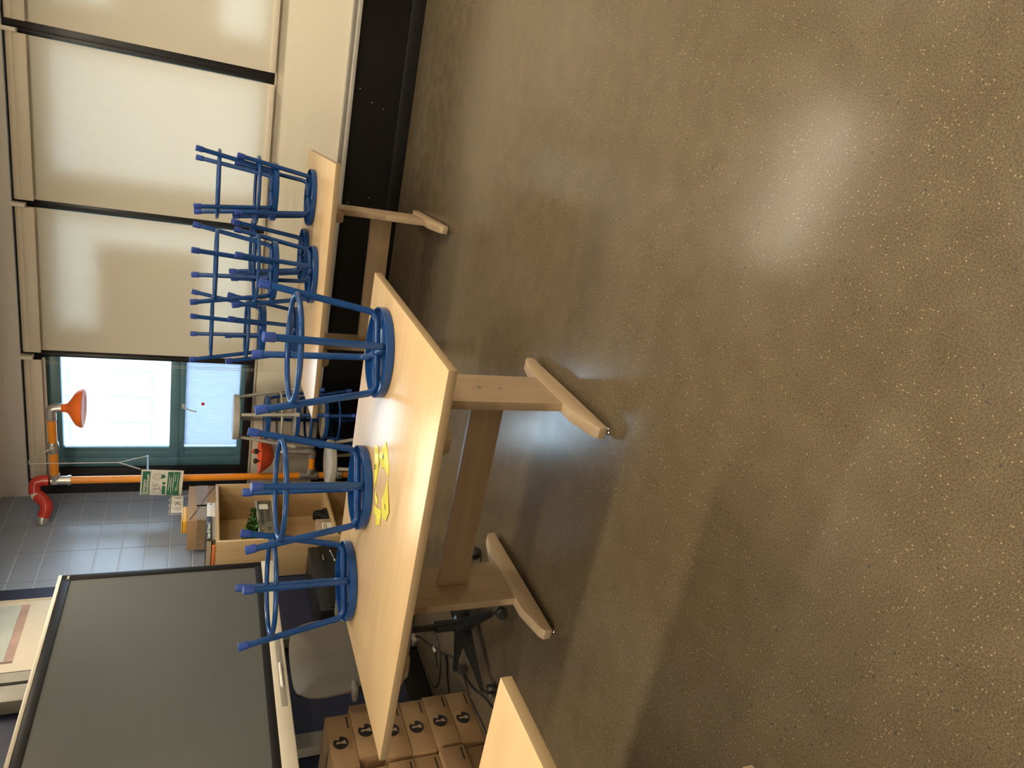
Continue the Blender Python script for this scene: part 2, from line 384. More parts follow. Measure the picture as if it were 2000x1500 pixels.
M['leaf2'] = mat('pale_green_leaf', (0.20, 0.30, 0.08), 0.4, var=.25, scale=20)
M['basket'] = mat('grey_green_plastic', (0.16, 0.15, 0.11), 0.35, var=.06)
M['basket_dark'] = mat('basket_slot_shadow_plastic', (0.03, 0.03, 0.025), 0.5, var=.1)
M['rimgrey'] = mat('pale_grey_rim', (0.36, 0.37, 0.33), 0.4, var=.05)
M['yellow_tape'] = mat('yellow_tape', (0.72, 0.68, 0.07), 0.3, var=.08, scale=20)
M['yellow'] = mat('yellow_plastic', (0.72, 0.38, 0.04), 0.4, var=.05)
M['orange_f'] = mat('orange_folder', (0.70, 0.22, 0.06), 0.5, var=.05)
M['page'] = mat('page_block', (0.45, 0.40, 0.30), 0.8, var=.15, stretch=(1, 1, 60))
M['redtag'] = mat('red_sticker', (0.55, 0.02, 0.03), 0.5)
M['art_blue'] = mat('art_pale_blue', (0.48, 0.52, 0.48), 0.5, var=.15, scale=5)
M['art_pink'] = mat('art_pink', (0.44, 0.30, 0.25), 0.5, var=.2, scale=6)
M['art_brown'] = mat('art_brown', (0.22, 0.14, 0.13), 0.5, var=.1)
M['mat_board'] = mat('cream_mat_board', (0.64, 0.57, 0.45), 0.5, var=.02)
M['grey_dev'] = mat('grey_device', (0.30, 0.28, 0.23), 0.5, var=.05)
M['bldg'] = mat('pale_render', (0.30, 0.36, 0.37), 0.8, var=.04, scale=.3)
M['bldg_w'] = mat('pale_window_band', (0.20, 0.30, 0.31), 0.5, var=.05)
M['asphalt'] = mat('pale_paving', (0.50, 0.52, 0.54), 0.9, var=.1)
M['cord'] = mat('bead_chain', (0.5, 0.48, 0.44), 0.4, var=.05)

# ------------------------------------------------------------------ room
XL, XR, YB, YF, ZC = -3.45, 3.3, 5.6, -3.4, 2.77
def S(name, bm, m, parent=None, smooth=35):
    o = obj(name, bm, m, parent, smooth)
    if parent is None: o['kind'] = 'structure'
    return o
S('floor', BX(XL-.3, XR+.3, YF-.3, YB+.3, -.2, 0), M['floor'], smooth=0)
S('ceiling', BX(XL-.3, XR+.3, YF-.3, YB+.3, ZC, ZC+.2), M['ceil'], smooth=0)
S('wall_left', BX(XL-.2, XL, YF, YB+.3, 0, ZC), M['tile'], smooth=0)
S('wall_right', BX(XR, XR+.2, YF, YB+.3, 0, ZC), M['wall'], smooth=0)
S('wall_front', BX(XL, XR, YF-.2, YF, 0, ZC), M['wall'], smooth=0)
S('trim_1', BX(XL, XL+.012, YF, 4.415, .155, ZC, M=None), M['navy'], smooth=0)       # navy painted part of the left wall
S('baseboard_left', BX(XL, XL+.016, YF, YB, 0, .155, bev=.003), M['black_rub'])
# window wall: black base, aluminium channel, cream panel, opening, header
S('wall_back', BX(XL, XR, YB, YB+.25, .45, .985), M['panel'], smooth=0)
BASE = S('trim_2', BX(XL, XR, YB-.004, YB+.25, 0, .452), M['black'], smooth=0)
S('baseboard_back', BX(XL, XR, YB-.030, YB-.004, 0, .10, bev=.004), M['black_rub'])
S('trim_3', BX(-2.98, XR, YB-.022, YB+.002, .478, .513, bev=.003), M['silver'])
S('trim_4', BX(-2.98, XR, YB-.030, YB+.002, .448, .479, bev=.003), M['silver2'])
S('trim_5', BX(XL, XR, YB-.012, YB+.25, .985, .998, bev=.002), M['blind_bar'])          # sill
S('wall_back', BX(XL, XR, YB-.03, YB+.25, 2.592, ZC), M['header'], smooth=0)           # header above the windows

MULL = [-2.243, -1.155, -0.084, 0.99, 2.06, 3.1]
LEFTJ = -3.30
YG = YB+.075
def window(i, x0, x1, frost=True, handle=True):
    t = empty('window_%d' % i, ((x0+x1)/2, YB+.05, 1.0)); t['kind'] = 'structure'
    def put(name, bm, m):
        o = obj(name, bm, m, t); o.matrix_parent_inverse = Matrix.Translation(-Vector(t.location)); return o
    b = NB()
    box(b, x0, x0+.075, YB-.004, YB+.13, 1.0, 2.59, .003); box(b, x1-.03, x1, YB-.004, YB+.13, 1.0, 2.59, .003)
    box(b, x0+.07, x1-.03, YB-.002, YB+.13, 1.0, 1.062, .003); box(b, x0+.07, x1-.03, YB-.002, YB+.13, 2.47, 2.59, .003)
    put('window_frame', b, M['dark_frame'])
    a0, a1 = x0+.075, x1-.03; b = NB()
    g0, g1 = a0+.16, a1-.012
    for (xa, xb) in ((a0, a0+.075), (a0+.07, a0+.13), (g1-.004, a1)):
        box(b, xa, xb, YB+(.03 if xb < a0+.08 else .045), YB+.10, 1.062, 2.47, .004)
    box(b, a0+.125, a0+.16, YB+.055, YB+.10, 1.062, 2.47, .003)
    box(b, a0, a1, YB+.039, YB+.099, 1.062, 1.098, .002); box(b, a0, a1, YB+.039, YB+.099, 2.362, 2.47, .002)
    if frost:
        box(b, a0, a1, YB+.041, YB+.098, 1.507, 1.555, .002); box(b, a0, a1, YB+.034, YB+.097, 1.548, 1.617, .004)
    put('window_sash', b, M['alu_green'])
    put('upper_pane' if frost else 'pane', BX(g0, g1, YG, YG+.006, 1.617 if frost else 1.098, 2.362), M['glass'])
    if frost: put('lower_pane', BX(g0+.012, g1, YG, YG+.006, 1.098, 1.507), M['frost'])
    if handle:
        b = NB(); xh = (g0+g1)/2
        box(b, xh-.022, xh+.022, YB+.022, YB+.045, 1.505, 1.53, .004)
        tube(b, fillet([(xh, YB+.03, 1.515), (xh, YB-.005, 1.512), (xh-.02, YB-.012, 1.45), (xh-.023, YB-.014, 1.42)], .01), .0055, 8)
        put('window_handle', b, M['silver2'])
    return t
xs = [LEFTJ]+MULL
for i in range(len(xs)-1): window(i+1, xs[i], xs[i+1], frost=(i == 0), handle=(i == 0))
S('wall_back', BX(XL, LEFTJ, YB, YB+.25, .998, 2.592), M['dark_frame'], smooth=0)
S('wall_back', BX(MULL[-1], XR, YB, YB+.25, .998, 2.592), M['cream'], smooth=0)

for fx_, fz_ in ((-.86, .40), (-.80, .24), (-.02, .40), (-.10, .30), (-.13, .21)):
    obj('paint_fleck', BX(fx_-.004, fx_+.004, YB-.0055, YB-.0038, fz_-.003, fz_+.003), M['silver2'], BASE)

# outside: pavement and the pale building across the street
S('trim_6', BX(-30, 30, YB+.3, 60, -4.2, -4.0), M['asphalt'], smooth=0)
tb = empty('office_building', (-14.5, 24, -4), 0, 'pale office building with banded windows seen through the left window', 'building')
b = NB(); box(b, -7, 5, 0, 8, 0, 12.2, .05); box(b, -7.0, -1.5, -.6, 6, 0, 8.8, .05)
obj('facade', b, M['bldg'], tb)
for k in range(4):
    for j in range(6):
        wx = -1.0+j*.95; wz = 2.0+k*2.4
        obj('building_window', BX(wx, wx+.62, -.06, .02, wz, wz+1.3, bev=.02), M['bldg_w'], tb)

# ------------------------------------------------------------------ blinds
def blind(x0, x1, label, down=True, bracket=True):
    t = empty('roller_blind', ((x0+x1)/2, YB-.04, 2.59), 0, label, 'roller blind', 'roller blinds over the windows')
    W = (x1-x0)/2
    def put(name, bm, m): return obj(name, bm, m, t)
    b = NB(); tube(b, [(-W+.012, -.022, -.052), (W-.012, -.022, -.052)], .030, 20)
    box(b, -W+.012, W-.012, -.052, -.046, -.135, -.068, .002)
    put('roller_tube', b, M['blind_bar'])
    if down:
        put('blind_fabric', BX(-W+.014, W-.014, -.0005, .0005, -1.585, -.045), M['blind'])
        put('bottom_bar', BX(-W+.014, W-.014, -.010, .010, -1.592, -1.552, bev=.004), M['blind_bar'])
    else:
        put('bottom_bar', BX(-W+.014, W-.014, -.008, .012, -.150, -.128, bev=.004), M['blind_bar'])
    if bracket:
        b = NB(); box(b, W-.012, W+.014, -.062, .0, -.085, -.005, .004); put('bracket', b, M['white'])
    c = NB()
    for dx in (-.003, .012):
        tube(c, [(W-.035+dx*1.2, -.05, -.05), (W-.033+dx, -.05, -.8), (W-.03+dx, -.05, -1.78)], .0013, 5)
    tube(c, [(W-.0335, -.05, -1.78), (W-.026, -.05, -1.79), (W-.018, -.05, -1.78)], .0013, 5)
    if label.startswith('rolled'): put('pull_chain', c, M['cord'])
    else: c.free()
    return t
blind(LEFTJ+.03, MULL[0]-.012, 'rolled up cream roller blind above the bare left window', down=False)
blind(MULL[0]+.020, MULL[1]-.010, 'lowered cream roller blind next to the bare window, with a paper rectangle showing through')
blind(MULL[1]+.014, MULL[2]-.018, 'lowered cream roller blind in the middle, evenly lit with a bright upright band')
blind(MULL[2]+.030, MULL[3]-.012, 'lowered cream roller blind farthest right along the window wall')
blind(MULL[3]+.014, MULL[4]-.012, 'lowered cream roller blind outside the picture beyond the rightmost one')
blind(MULL[4]+.014, MULL[5]-.012, 'lowered cream roller blind at the right wall outside the picture')
# notices stuck on the panes behind the blinds
def notice(x0, x1, z0, z1, label):
    t = empty('window_notice', ((x0+x1)/2, YG-.012, z0), 0, label, 'notice')
    obj('sheet', BX(-(x1-x0)/2, (x1-x0)/2, 0, .003, 0, z1-z0), M['paper'], t)
    return t
notice(-2.02, -1.38, 1.42, 2.12, 'opaque paper sheet on the pane behind the blind beside the bare window')
notice(.12, .80, 1.38, 2.02, 'opaque paper sheet on the pane behind the rightmost blind')

# ------------------------------------------------------------------ ceiling lamps (4 ft fixtures)
def lamp(x, y, rz, label, power=LAMP_POWER):
    t = empty('ceiling_light', (x, y, ZC), rz, label, 'ceiling light', 'linear ceiling lights')
    obj('housing', BX(-.64, .64, -.085, .085, -.045, 0, bev=.006), M['white'], t)
    obj('diffuser', BX(-.61, .61, -.07, .07, -.055, -.044, bev=.003), emis('lamp_diffuser', LAMP_COL, 2.0), t)
    ld = bpy.data.lights.new('lamp_light', 'AREA'); ld.shape = 'RECTANGLE'; ld.size = 1.2; ld.size_y = .14; ld.energy = power; ld.color = LAMP_COL
    lo = bpy.data.objects.new('lamp_light', ld); COL.objects.link(lo); lo.parent = t; lo.location = (0, 0, -.060)
    return t
lamp(-.05, 4.17, -.18, 'linear ceiling light above the floor near the window wall', 14)
lamp(-2.3, 3.75, 0, 'added unseen ceiling light brightening the bookcase corner, above the office chair', 24)  # unseen lamp added to brighten the bookcase corner, placed clear of reflections
lamp(2.3, 4.17, -.18, 'added unseen ceiling light brightening the window wall from its right end', 60)  # unseen lamp added to lift the window wall and blinds
lamp(.10, 1.55, 0, 'linear ceiling light right of the near table')
lamp(-2.4, .3, 0, 'linear ceiling light above the left table')
lamp(2.4, 2.05, 0, 'linear ceiling light over the open floor by the right wall')
lamp(.1, -.6, 0, 'linear ceiling light over the middle of the room, facing the near table', 20)
lamp(-2.4, -2.0, 0, 'linear ceiling light in the front left corner of the room', 34)
lamp(2.4, -1.2, 0, 'linear ceiling light in the front right corner of the room', 16)

# ------------------------------------------------------------------ tables
def table(name, cx, cy, rz, L, W, T, label):
    t = empty(name, (cx, cy, 0), rz, label, 'table', 'maple activity tables')
    th = .030
    b = BX(-L/2, L/2, -W/2, W/2, T-th, T, bev=.0025)
    b.faces.ensure_lookup_table()
    for f in b.faces:
        if abs(f.normal.z) < .7: f.material_index = 1
    obj('tabletop', b, [M['maple_top'], M['maple_edge']], t)
    fx = L/2-.29                      # outer face of each pedestal
    for s in (1, -1):
        xo = s*fx; xi = s*(fx-.036); a, c = min(xo, xi), max(xo, xi)
        lg = obj('leg', BX(a, c, -.112, .155, .085, T-th-.07, bev=.003), M['maple'], t)
        a2, c2 = a-.006, c+.006
        poly = [(-.355, .018), (-.355, .052), (-.335, .066), (-.20, .100), (.20, .100), (.335, .066), (.355, .052), (.355, .018)]
        poly = [(y+.02, z) for y, z in poly]
        obj('foot', prism(NB(), poly, 'x', a2, c2, .003), M['maple_y'], t)
        poly = [(-.455, T-th-.030), (-.455, T-th), (.455, T-th), (.455, T-th-.030), (.43, T-th-.062), (.38, T-th-.078), (-.38, T-th-.078), (-.43, T-th-.062)]
        obj('top_support', prism(NB(), poly, 'x', a2, c2, .003), M['maple_y'], t)
        for yy in (-.315, .355):
            g = NB(); lathe(g, [(0, 0), (.013, 0), (.014, .004), (.010, .008), (.006, .010), (.006, .022), (0, .022)], 16, Matrix.Translation(((a+c)/2, yy, 0)))
            obj('glide', g, M['glide'], t)
        for zz in (.325, .412):
            g = NB(); lathe(g, [(0, 0), (.009, 0), (.010, -.002), (.010, -.006), (0, -.006)], 18, Matrix.Translation((xo+s*.0015, .02, zz)) @ Matrix.Rotation(s*PI/2, 4, 'Y'))
            bo = obj('bolt', g, M['galv'], lg)
    obj('stretcher', BX(-(fx-.036), fx-.036, .008, .032, .292, .430, bev=.003), M['maple_x'], t)
    return t
NT = table('activity_table', -1.4975, 2.309, 0.0, 1.576, 1.074, .76, 'near maple table carrying three upturned blue stools and scraps of yellow tape')
FT = table('activity_table', -1.19, 4.515, .047, 1.50, 1.19, .784, 'far maple table against the window wall, loaded with stacked blue stools')
LT = table('activity_table', -1.19-.788, 1.075-.537, .012, 1.576, 1.074, .76, 'maple table cut off by the frame, only one bare corner in view beside the cartons')

# ------------------------------------------------------------------ stools
H, SR = .4696, .178
def leg_r(z): return .158+(.2368-.158)*(1-(z/(H-.03)))
def make_stool(body, cap, top, label, cat_name='lab_stool', pad=0.0):
    t = empty(cat_name, (0, 0, 0), 0, label, 'stool')
    # seat pan: lipped steel disc, open below
    prof = [(0, H-.004), (.120, H-.003), (SR-.018, H-.003), (SR-.016, H), (SR-.005, H), (SR, H-.004), (SR+.001, H-.030), (SR-.002, H-.033), (SR-.005, H-.030), (SR-.006, H-.010), (SR-.03, H-.008), (.10, H-.012), (.09, H-.008), (0, H-.008)]
    if pad: prof = [(r_, z_+pad if z_ > H-.006 else z_) for r_, z_ in prof[:6]]+[(SR+.002, H+pad-.008)]+prof[6:]
    st = obj('seat', lathe(NB(), prof, 64), body, t)
    if top is not None:
        obj('seat_board', lathe(NB(), [(0, H+pad+.0045), (SR-.035, H+pad+.0035), (SR-.019, H+pad-.001), (SR-.019, H+pad-.0028), (0, H+pad-.0028)], 56), top, st)
    for k in range(4):
        a = k*PI/2; c, s = math.cos(a), math.sin(a)
        pts = [(leg_r(0)*c, leg_r(0)*s, 0.004), (leg_r(H-.026)*c, leg_r(H-.026)*s, H-.026), (.012*c, .012*s, H-.026)]
        path = fillet(pts, .040, 9)
        lg = obj('leg', tube(NB(), path, .0135, 14), body, t)
        d = Vector((leg_r(0)-leg_r(.1), 0, -.1)).normalized(); d = Vector((d.x*c, d.x*s, d.z))
        p0 = Vector((leg_r(0)*c, leg_r(0)*s, 0.0)); 
        cp = tube(NB(), [p0, p0-d*.002, p0-d*.040, p0-d*.042], [.0155, .0175, .0172, .0160], 16)
        obj('foot_cap', cp, cap, lg)
    rz = .130; rr = leg_r(rz)-.0125
    ring = [(rr*math.cos(2*PI*k/56), rr*math.sin(2*PI*k/56), rz) for k in range(56)]
    obj('foot_ring', tube(NB(), ring, .0105, 12, closed=True), body, t)
    return t

def put_stool(src, x, y, z, rz, upside, label, group=None, first=False):
    o = src if first else copy_tree(src)
    o.rotation_mode = 'XYZ'
    if upside: o.location = (x, y, z+H+.0005); o.rotation_euler = (PI, 0, rz)
    else: o.location = (x, y, z); o.rotation_euler = (0, 0, rz)
    o['label'] = label
    if group: o['group'] = group
    elif 'group' in o.keys(): del o['group']
    return o
SB = make_stool(M['blue'], M['blue_cap'], None, 'x')
T1 = .76; T2 = .784; DZ = .2251
GN, GF = 'upturned stools on the near table', 'upturned stools stacked on the far table'
put_stool(SB, -.949, 2.526, T1, .498, True, 'upturned blue stool on the near table, nearest the window side', GN, first=True)
put_stool(SB, -1.574, 2.543, T1, .599, True, 'upturned blue stool in the middle of the near table beside yellow tape', GN)
put_stool(SB, -2.079, 2.561, T1, .655, True, 'upturned blue stool on the near table, nearest the big display', GN)
put_stool(SB, -.727, 4.712, T2, 1.05, True, 'bottom blue stool of the stack at the right end of the far table', GF)
put_stool(SB, -.724, 4.705, T2+DZ, 1.065, True, 'top blue stool of the stack at the right end of the far table', GF)
put_stool(SB, -1.138, 4.345, T2, .56, True, 'bottom blue stool of the stack at the front middle of the far table', GF)
put_stool(SB, -1.138, 4.345, T2+DZ, .56, True, 'top blue stool of the stack at the front middle of the far table', GF)
put_stool(SB, -1.701, 4.855, T2, .59, True, 'bottom blue stool of the stack at the left back of the far table', GF)
put_stool(SB, -1.701, 4.855, T2+DZ, .59, True, 'top blue stool of the stack at the left back of the far table', GF)
put_stool(SB, -1.132, 4.812, T2, .974, True, 'single unstacked upturned blue stool at the back of the far table', GF)
# stack standing upright in the corner by the eyewash
GS = 'nested stools standing by the eyewash'
SG = make_stool(M['blue'], M['blue_cap'], M['grey_tan'], 'x')
SX, SY = -2.60, 5.30
put_stool(SG, SX, SY, 0, .55, False, 'tan-topped blue stool, lowest of the nested stack by the eyewash', GS, first=True)
SG2 = make_stool(M['blue'], M['blue_cap'], M['grey_top'], 'x')
put_stool(SG2, SX, SY, DZ, .55, False, 'grey-topped blue stool, second from the bottom of the nested stack', GS, first=True)
put_stool(SB, SX, SY, 2*DZ, .55, False, 'all blue stool just under the grey one in the nested stack', GS)
SK = make_stool(M['grey_paint'], M['grey_paint'], M['grey_top'], 'x', pad=.014)
put_stool(SK, SX, SY, 3*DZ, .55, False, 'grey stool on top of the nested stack below the window', GS, first=True)
put_stool(SK, -2.74, 4.80, 0, .2, False, 'grey stool standing alone on the floor beside the bookcase')

# ------------------------------------------------------------------ yellow tape scraps on the near table
def tape_piece(pts, label, mark=None):
    t = empty('tape_scrap', (pts[0][0], pts[0][1], T1), 0, label, 'tape scrap', 'yellow tape scraps on the near table')
    b = NB(); cx = sum(p[0] for p in pts)/len(pts); cy = sum(p[1] for p in pts)/len(pts)
    ox, oy = pts[0]
    top = [b.verts.new((p[0]-ox, p[1]-oy, .0015+.004*random.random())) for p in pts]
    bot = [b.verts.new((v.co.x, v.co.y, v.co.z-.0012)) for v in top]
    c1 = b.verts.new((cx-ox, cy-oy, .006)); c0 = b.verts.new((cx-ox, cy-oy, .0048))
    n = len(pts)
    for i in range(n):
        j = (i+1) % n
        b.faces.new((top[i], top[j], c1)); b.faces.new((bot[j], bot[i], c0)); b.faces.new((top[i], bot[i], bot[j], top[j]))
    obj('strip', b, M['yellow_tape'], t, smooth=0)
    if mark:
        for (mx, my, rz, s) in mark:
            text('lettering', s, .030, M['ink'], t, (mx-ox, my-oy, .0075), (math.cos(rz), math.sin(rz), 0), (-math.sin(rz), math.cos(rz), 0), 'CENTER')
    return t
tape_piece([(-1.318, 2.452), (-1.300, 2.40), (-1.345, 2.352), (-1.405, 2.352), (-1.47, 2.362), (-1.43, 2.392), (-1.372, 2.436)], 'long yellow tape scrap against the middle stool rim, marked with a ring', [(-1.385, 2.385, 2.9, 'O')])
tape_piece([(-1.325, 2.362), (-1.27, 2.338), (-1.225, 2.300), (-1.245, 2.262), (-1.30, 2.205), (-1.325, 2.205), (-1.315, 2.262), (-1.345, 2.302)], 'crumpled yellow tape scrap with black blot nearest the window side', [(-1.285, 2.29, .8, 'X')])
tape_piece([(-1.335, 2.205), (-1.378, 2.160), (-1.425, 2.118), (-1.478, 2.142), (-1.50, 2.20), (-1.44, 2.228), (-1.38, 2.215)], 'yellow tape strip with faint black marks nearest the table front edge', [(-1.43, 2.168, 2.6, '//')])
tape_piece([(-1.468, 2.335), (-1.486, 2.288), (-1.512, 2.300), (-1.498, 2.33)], 'smallest yellow tape fleck between stool rim and crumpled pieces')
tape_piece([(-1.53, 2.335), (-1.505, 2.272), (-1.485, 2.225), (-1.545, 2.215), (-1.578, 2.262), (-1.552, 2.285), (-1.562, 2.325)], 'crumpled plain yellow tape scrap nearest the display')

# ------------------------------------------------------------------ eyewash / shower station
PX, PY = -3.18, 5.35
ew = empty('emergency_shower', (PX, PY, 0), 0, 'orange pipe emergency shower and eyewash station in front of the window corner', 'emergency shower')
def local(bm, o, name, m, parent):
    x = obj(name, bm, m, parent); x.matrix_parent_inverse = Matrix.Translation(-Vector(o.location)); return x
loc = lambda name, bm, m, p=ew: local(bm, ew, name, m, p)
loc('standpipe', tube(NB(), [(PX, PY, .03), (PX, PY, 2.36)], .0285, 24), M['orange'])
b = NB(); lathe(b, [(0, 0), (.075, 0), (.075, .012), (.03, .018), (.028, .05), (0, .05)], 28, Matrix.Translation((PX, PY, 0)))
lathe(b, [(.0285, .30), (.04, .30), (.04, .335), (.034, .34), (.034, .375), (.0285, .38)], 24, Matrix.Translation((PX, PY, -.06)))
loc('pipe_base', b, M['galv'])
loc('shower_arm', tube(NB(), [(PX, PY, 2.375), (-2.635, PY, 2.380)], .0285, 24), M['orange'])
b = NB()
tube(b, [(PX, PY, 2.29), (PX, PY, 2.31), (PX, PY, 2.40)], .034, 20); tube(b, [(PX-.02, PY, 2.375), (PX+.055, PY, 2.375)], .034, 20); tube(b, [(PX, PY, 2.270), (PX, PY, 2.295)], .039, 20)
loc('pipe_tee', b, M['galv'])
b = NB(); tube(b, fillet([(-2.67, PY, 2.38), (-2.580, PY, 2.382), (-2.573, PY, 2.335), (-2.573, PY, 2.315)], .045, 8), .032, 20)
loc('pipe_elbow', b, M['galv'])
b = NB(); lathe(b, [(.0, .145), (.030, .145), (.030, .108), (.036, .088), (.056, .074), (.100, .050), (.128, .030), (.143, .004), (.143, -.012), (.132, -.016), (.10, -.006), (0, -.004)], 48, Matrix.Translation((-2.573, PY, 2.190)))
loc('shower_head', b, M['orange_pl'])
b = NB(); xv = -2.895
tube(b, [(xv-.045, PY, 2.378), (xv-.025, PY, 2.378), (xv+.025, PY, 2.378), (xv+.045, PY, 2.378)], [.032, .038, .038, .032], 16)
box(b, xv-.018, xv+.018, PY-.045, PY-.02, 2.362, 2.396, .004)
vl = loc('ball_valve', b, M['galv'])
b = NB(); tube(b, fillet([(xv, PY-.04, 2.395), (xv-.02, PY-.045, 2.43), (-2.985, PY-.05, 2.525), (-3.01, PY-.05, 2.515)], .02), .0065, 10)
loc('valve_lever', b, M['silver2'])
b = NB(); Yr = PY-.060
tube(b, [(-3.000, Yr, 2.52), (-2.998, Yr, 1.95)], .0028, 8)
for a_, c_ in (((-2.998, 1.95), (-2.942, 1.752)), ((-2.998, 1.95), (-3.06, 1.80))): tube(b, [(a_[0], Yr, a_[1]), (c_[0], Yr, c_[1])], .0028 if c_[0] > -3 else .005, 8)
loc('pull_rod', b, M['silver2'])
loc('pull_handle_bar', BX(-3.065, -2.940, Yr-.006, Yr+.006, 1.745, 1.758, bev=.002), M['strap'])
# eyewash branch and bowl
b = NB(); tube(b, fillet([(PX+.02, PY, .500), (-2.985, PY, .505)], .02), .026, 16)
loc('eyewash_arm', b, M['orange'])
b = NB(); tube(b, [(PX, PY, .44), (PX, PY, .455), (PX, PY, .60)], [.034, .040, .036], 18); tube(b, [(PX, PY, .502), (PX+.075, PY, .502)], .034, 18)
loc('branch_tee', b, M['galv']); b = NB()
tube(b, fillet([(-3.0, PY, .505), (-2.940, PY, .507), (-2.940, PY, .60), (-2.940, PY, .66)], .045, 8), .034, 18)
loc('branch_elbow', b, M['galv'])
bz = .845; bxc = -2.975
b = NB(); tube(b, fillet([(-2.94, PY, .62), (-2.945, PY, .76), (bxc, PY, .80), (bxc, PY, .85)], .03), .020, 14); loc('riser', b, M['galv'])
b = NB(); lathe(b, [(0, .0), (.050, .0), (.085, .022), (.11, .048), (.144, .090), (.156, .092), (.158, .086), (.118, .030), (.085, -.006), (.05, -.020), (0, -.020)], 48, Matrix.Translation((bxc, PY, bz)))
loc('eyewash_bowl', b, M['redbowl'])
for s, mt in ((-.045, M['blackpl']), (.045, M['blackpl'])):
    b = NB(); tube(b, [(bxc+s, PY-.02, bz), (bxc+s, PY-.02, bz+.10)], .006, 10); lathe(b, [(0, .0), (.010, .0), (.022, .012), (.024, .026), (.015, .036), (0, .038)], 20, Matrix.Translation((bxc+s, PY-.02, bz+.098)))
    loc('eye_nozzle', b, M['caster'])
loc('nozzle_cover', lathe(NB(), [(0, .0), (.012, 0), (.017, .010), (.010, .02), (0, .022)], 16, Matrix.Translation((bxc+.047, PY-.02, bz+.130))), M['redbowl'])
# sign
sg = empty('hanging_sign', (-3.17, PY-.085, 1.65), 0, 'green and white emergency shower sign hanging on the orange pipe', 'sign')
sg.rotation_euler = (0, math.radians(3.0), 0)
b = NB()
n = 10; w2, h2 = .114, .148
vsF = [[b.verts.new((-w2+2*w2*i/n, -.012*math.cos((i/n-.5)*PI)+.0*j, (-h2 if j == 0 else h2))) for i in range(n+1)] for j in (0, 1)]
vsB = [[b.verts.new((v.co.x, v.co.y+.0015, v.co.z)) for v in row] for row in vsF]
for i in range(n):
    b.faces.new((vsF[0][i], vsF[0][i+1], vsF[1][i+1], vsF[1][i])); b.faces.new((vsB[0][i+1], vsB[0][i], vsB[1][i], vsB[1][i+1]))
for j in (0, 1):
    for i in range(n): b.faces.new((vsF[j][i], vsB[j][i], vsB[j][i+1], vsF[j][i+1]))
b.faces.new((vsF[0][0], vsF[1][0], vsB[1][0], vsB[0][0])); b.faces.new((vsF[0][n], vsB[0][n], vsB[1][n], vsF[1][n]))
obj('sign_board', b, M['sign'], sg)
YS = -.0135
for za, zb in ((.086, .138), (-.075, -.038), (-.123, -.082)): obj('green_band', BX(-.104, .106, YS, YS+.001, za, zb), M['green'], sg, smooth=0)
text('lettering', 'Emergency', .030, M['sign'], sg, (-.098, YS-.0008, .122), (1, 0, 0), (0, 0, 1), bold=.0006)
text('lettering', 'Shower/Eyewash', .0265, M['sign'], sg, (-.098, YS-.0008, .099), (1, 0, 0), (0, 0, 1), bold=.0006)
b = NB()
def circ(cx, cz, r, t=.0009, n=28): tube(b, [(cx+r*math.cos(2*PI*k/n), YS-.0004, cz+r*math.sin(2*PI*k/n)) for k in range(n)], t, 5, closed=True)
circ(.062, .035, .030); circ(.060, .030, .016, .0007); circ(-.068, .032, .026); circ(-.035, .036, .022, .0008)
tube(b, [(-.010, YS, .068), (-.030, YS, .045), (-.004, YS, .030), (.006, YS, .066)], .0009, 5)
obj('pictogram_outline', b, M['ink'], sg)
b = NB()
prism(b, [(.045, .004), (.082, .004), (.082, -.006), (.064, -.024), (.045, -.006)], 'y', YS-.0005, YS+.0005)
box(b, -.098, -.020, YS-.0005, YS+.0005, -.024, -.004); box(b, -.008, .014, YS-.0005, YS+.0005, -.024, -.004)
obj('pictogram_fill', b, M['green'], sg, smooth=0)
b = NB()
for zz, xa, xb in ((-.050, -.06, .08), (-.058, -.03, .05), (-.066, -.08, .06), (-.093, .02, .09), (-.101, -.07, -.03), (-.110, -.06, .09)):
    box(b, xa, xb, YS-.0008, YS-.0001, zz-.0016, zz+.0016)
obj('small_print_line', b, M['sign'], sg, smooth=0)

# red jacketed drain pipe running from the wall to the station
rp = empty('red_pipe', (XL, 5.2, 2.4), 0, 'glossy red jacketed pipe with white joint bending out of the grey wall', 'pipe')
def locr(name, bm, m): return local(bm, rp, name, m, rp)
p_ = [(-3.18, 5.35, 2.412), (-3.18, 5.35, 2.455), (-3.19, 5.345, 2.492), (-3.225, 5.325, 2.502), (-3.262, 5.302, 2.495)]
locr('upper_bend', tube(NB(), spline(p_, 5), .040, 24), M['red'])
p_ = [(-3.258, 5.304, 2.496), (-3.285, 5.287, 2.478)]
locr('white_joint', tube(NB(), p_, .037, 24), M['sign'])
p_ = [(-3.272, 5.295, 2.480), (-3.292, 5.276, 2.452), (-3.312, 5.255, 2.428), (-3.345, 5.232, 2.414), (-3.385, 5.215, 2.425), (-3.405, 5.207, 2.432)]
locr('lower_bend', tube(NB(), spline(p_, 5), .042, 24), M['red'])
locr('wall_collar', tube(NB(), [(-3.400, 5.208, 2.431), (-3.425, 5.20, 2.436), (-3.449, 5.195, 2.44)], [.035, .043, .043], 24), M['galv'])

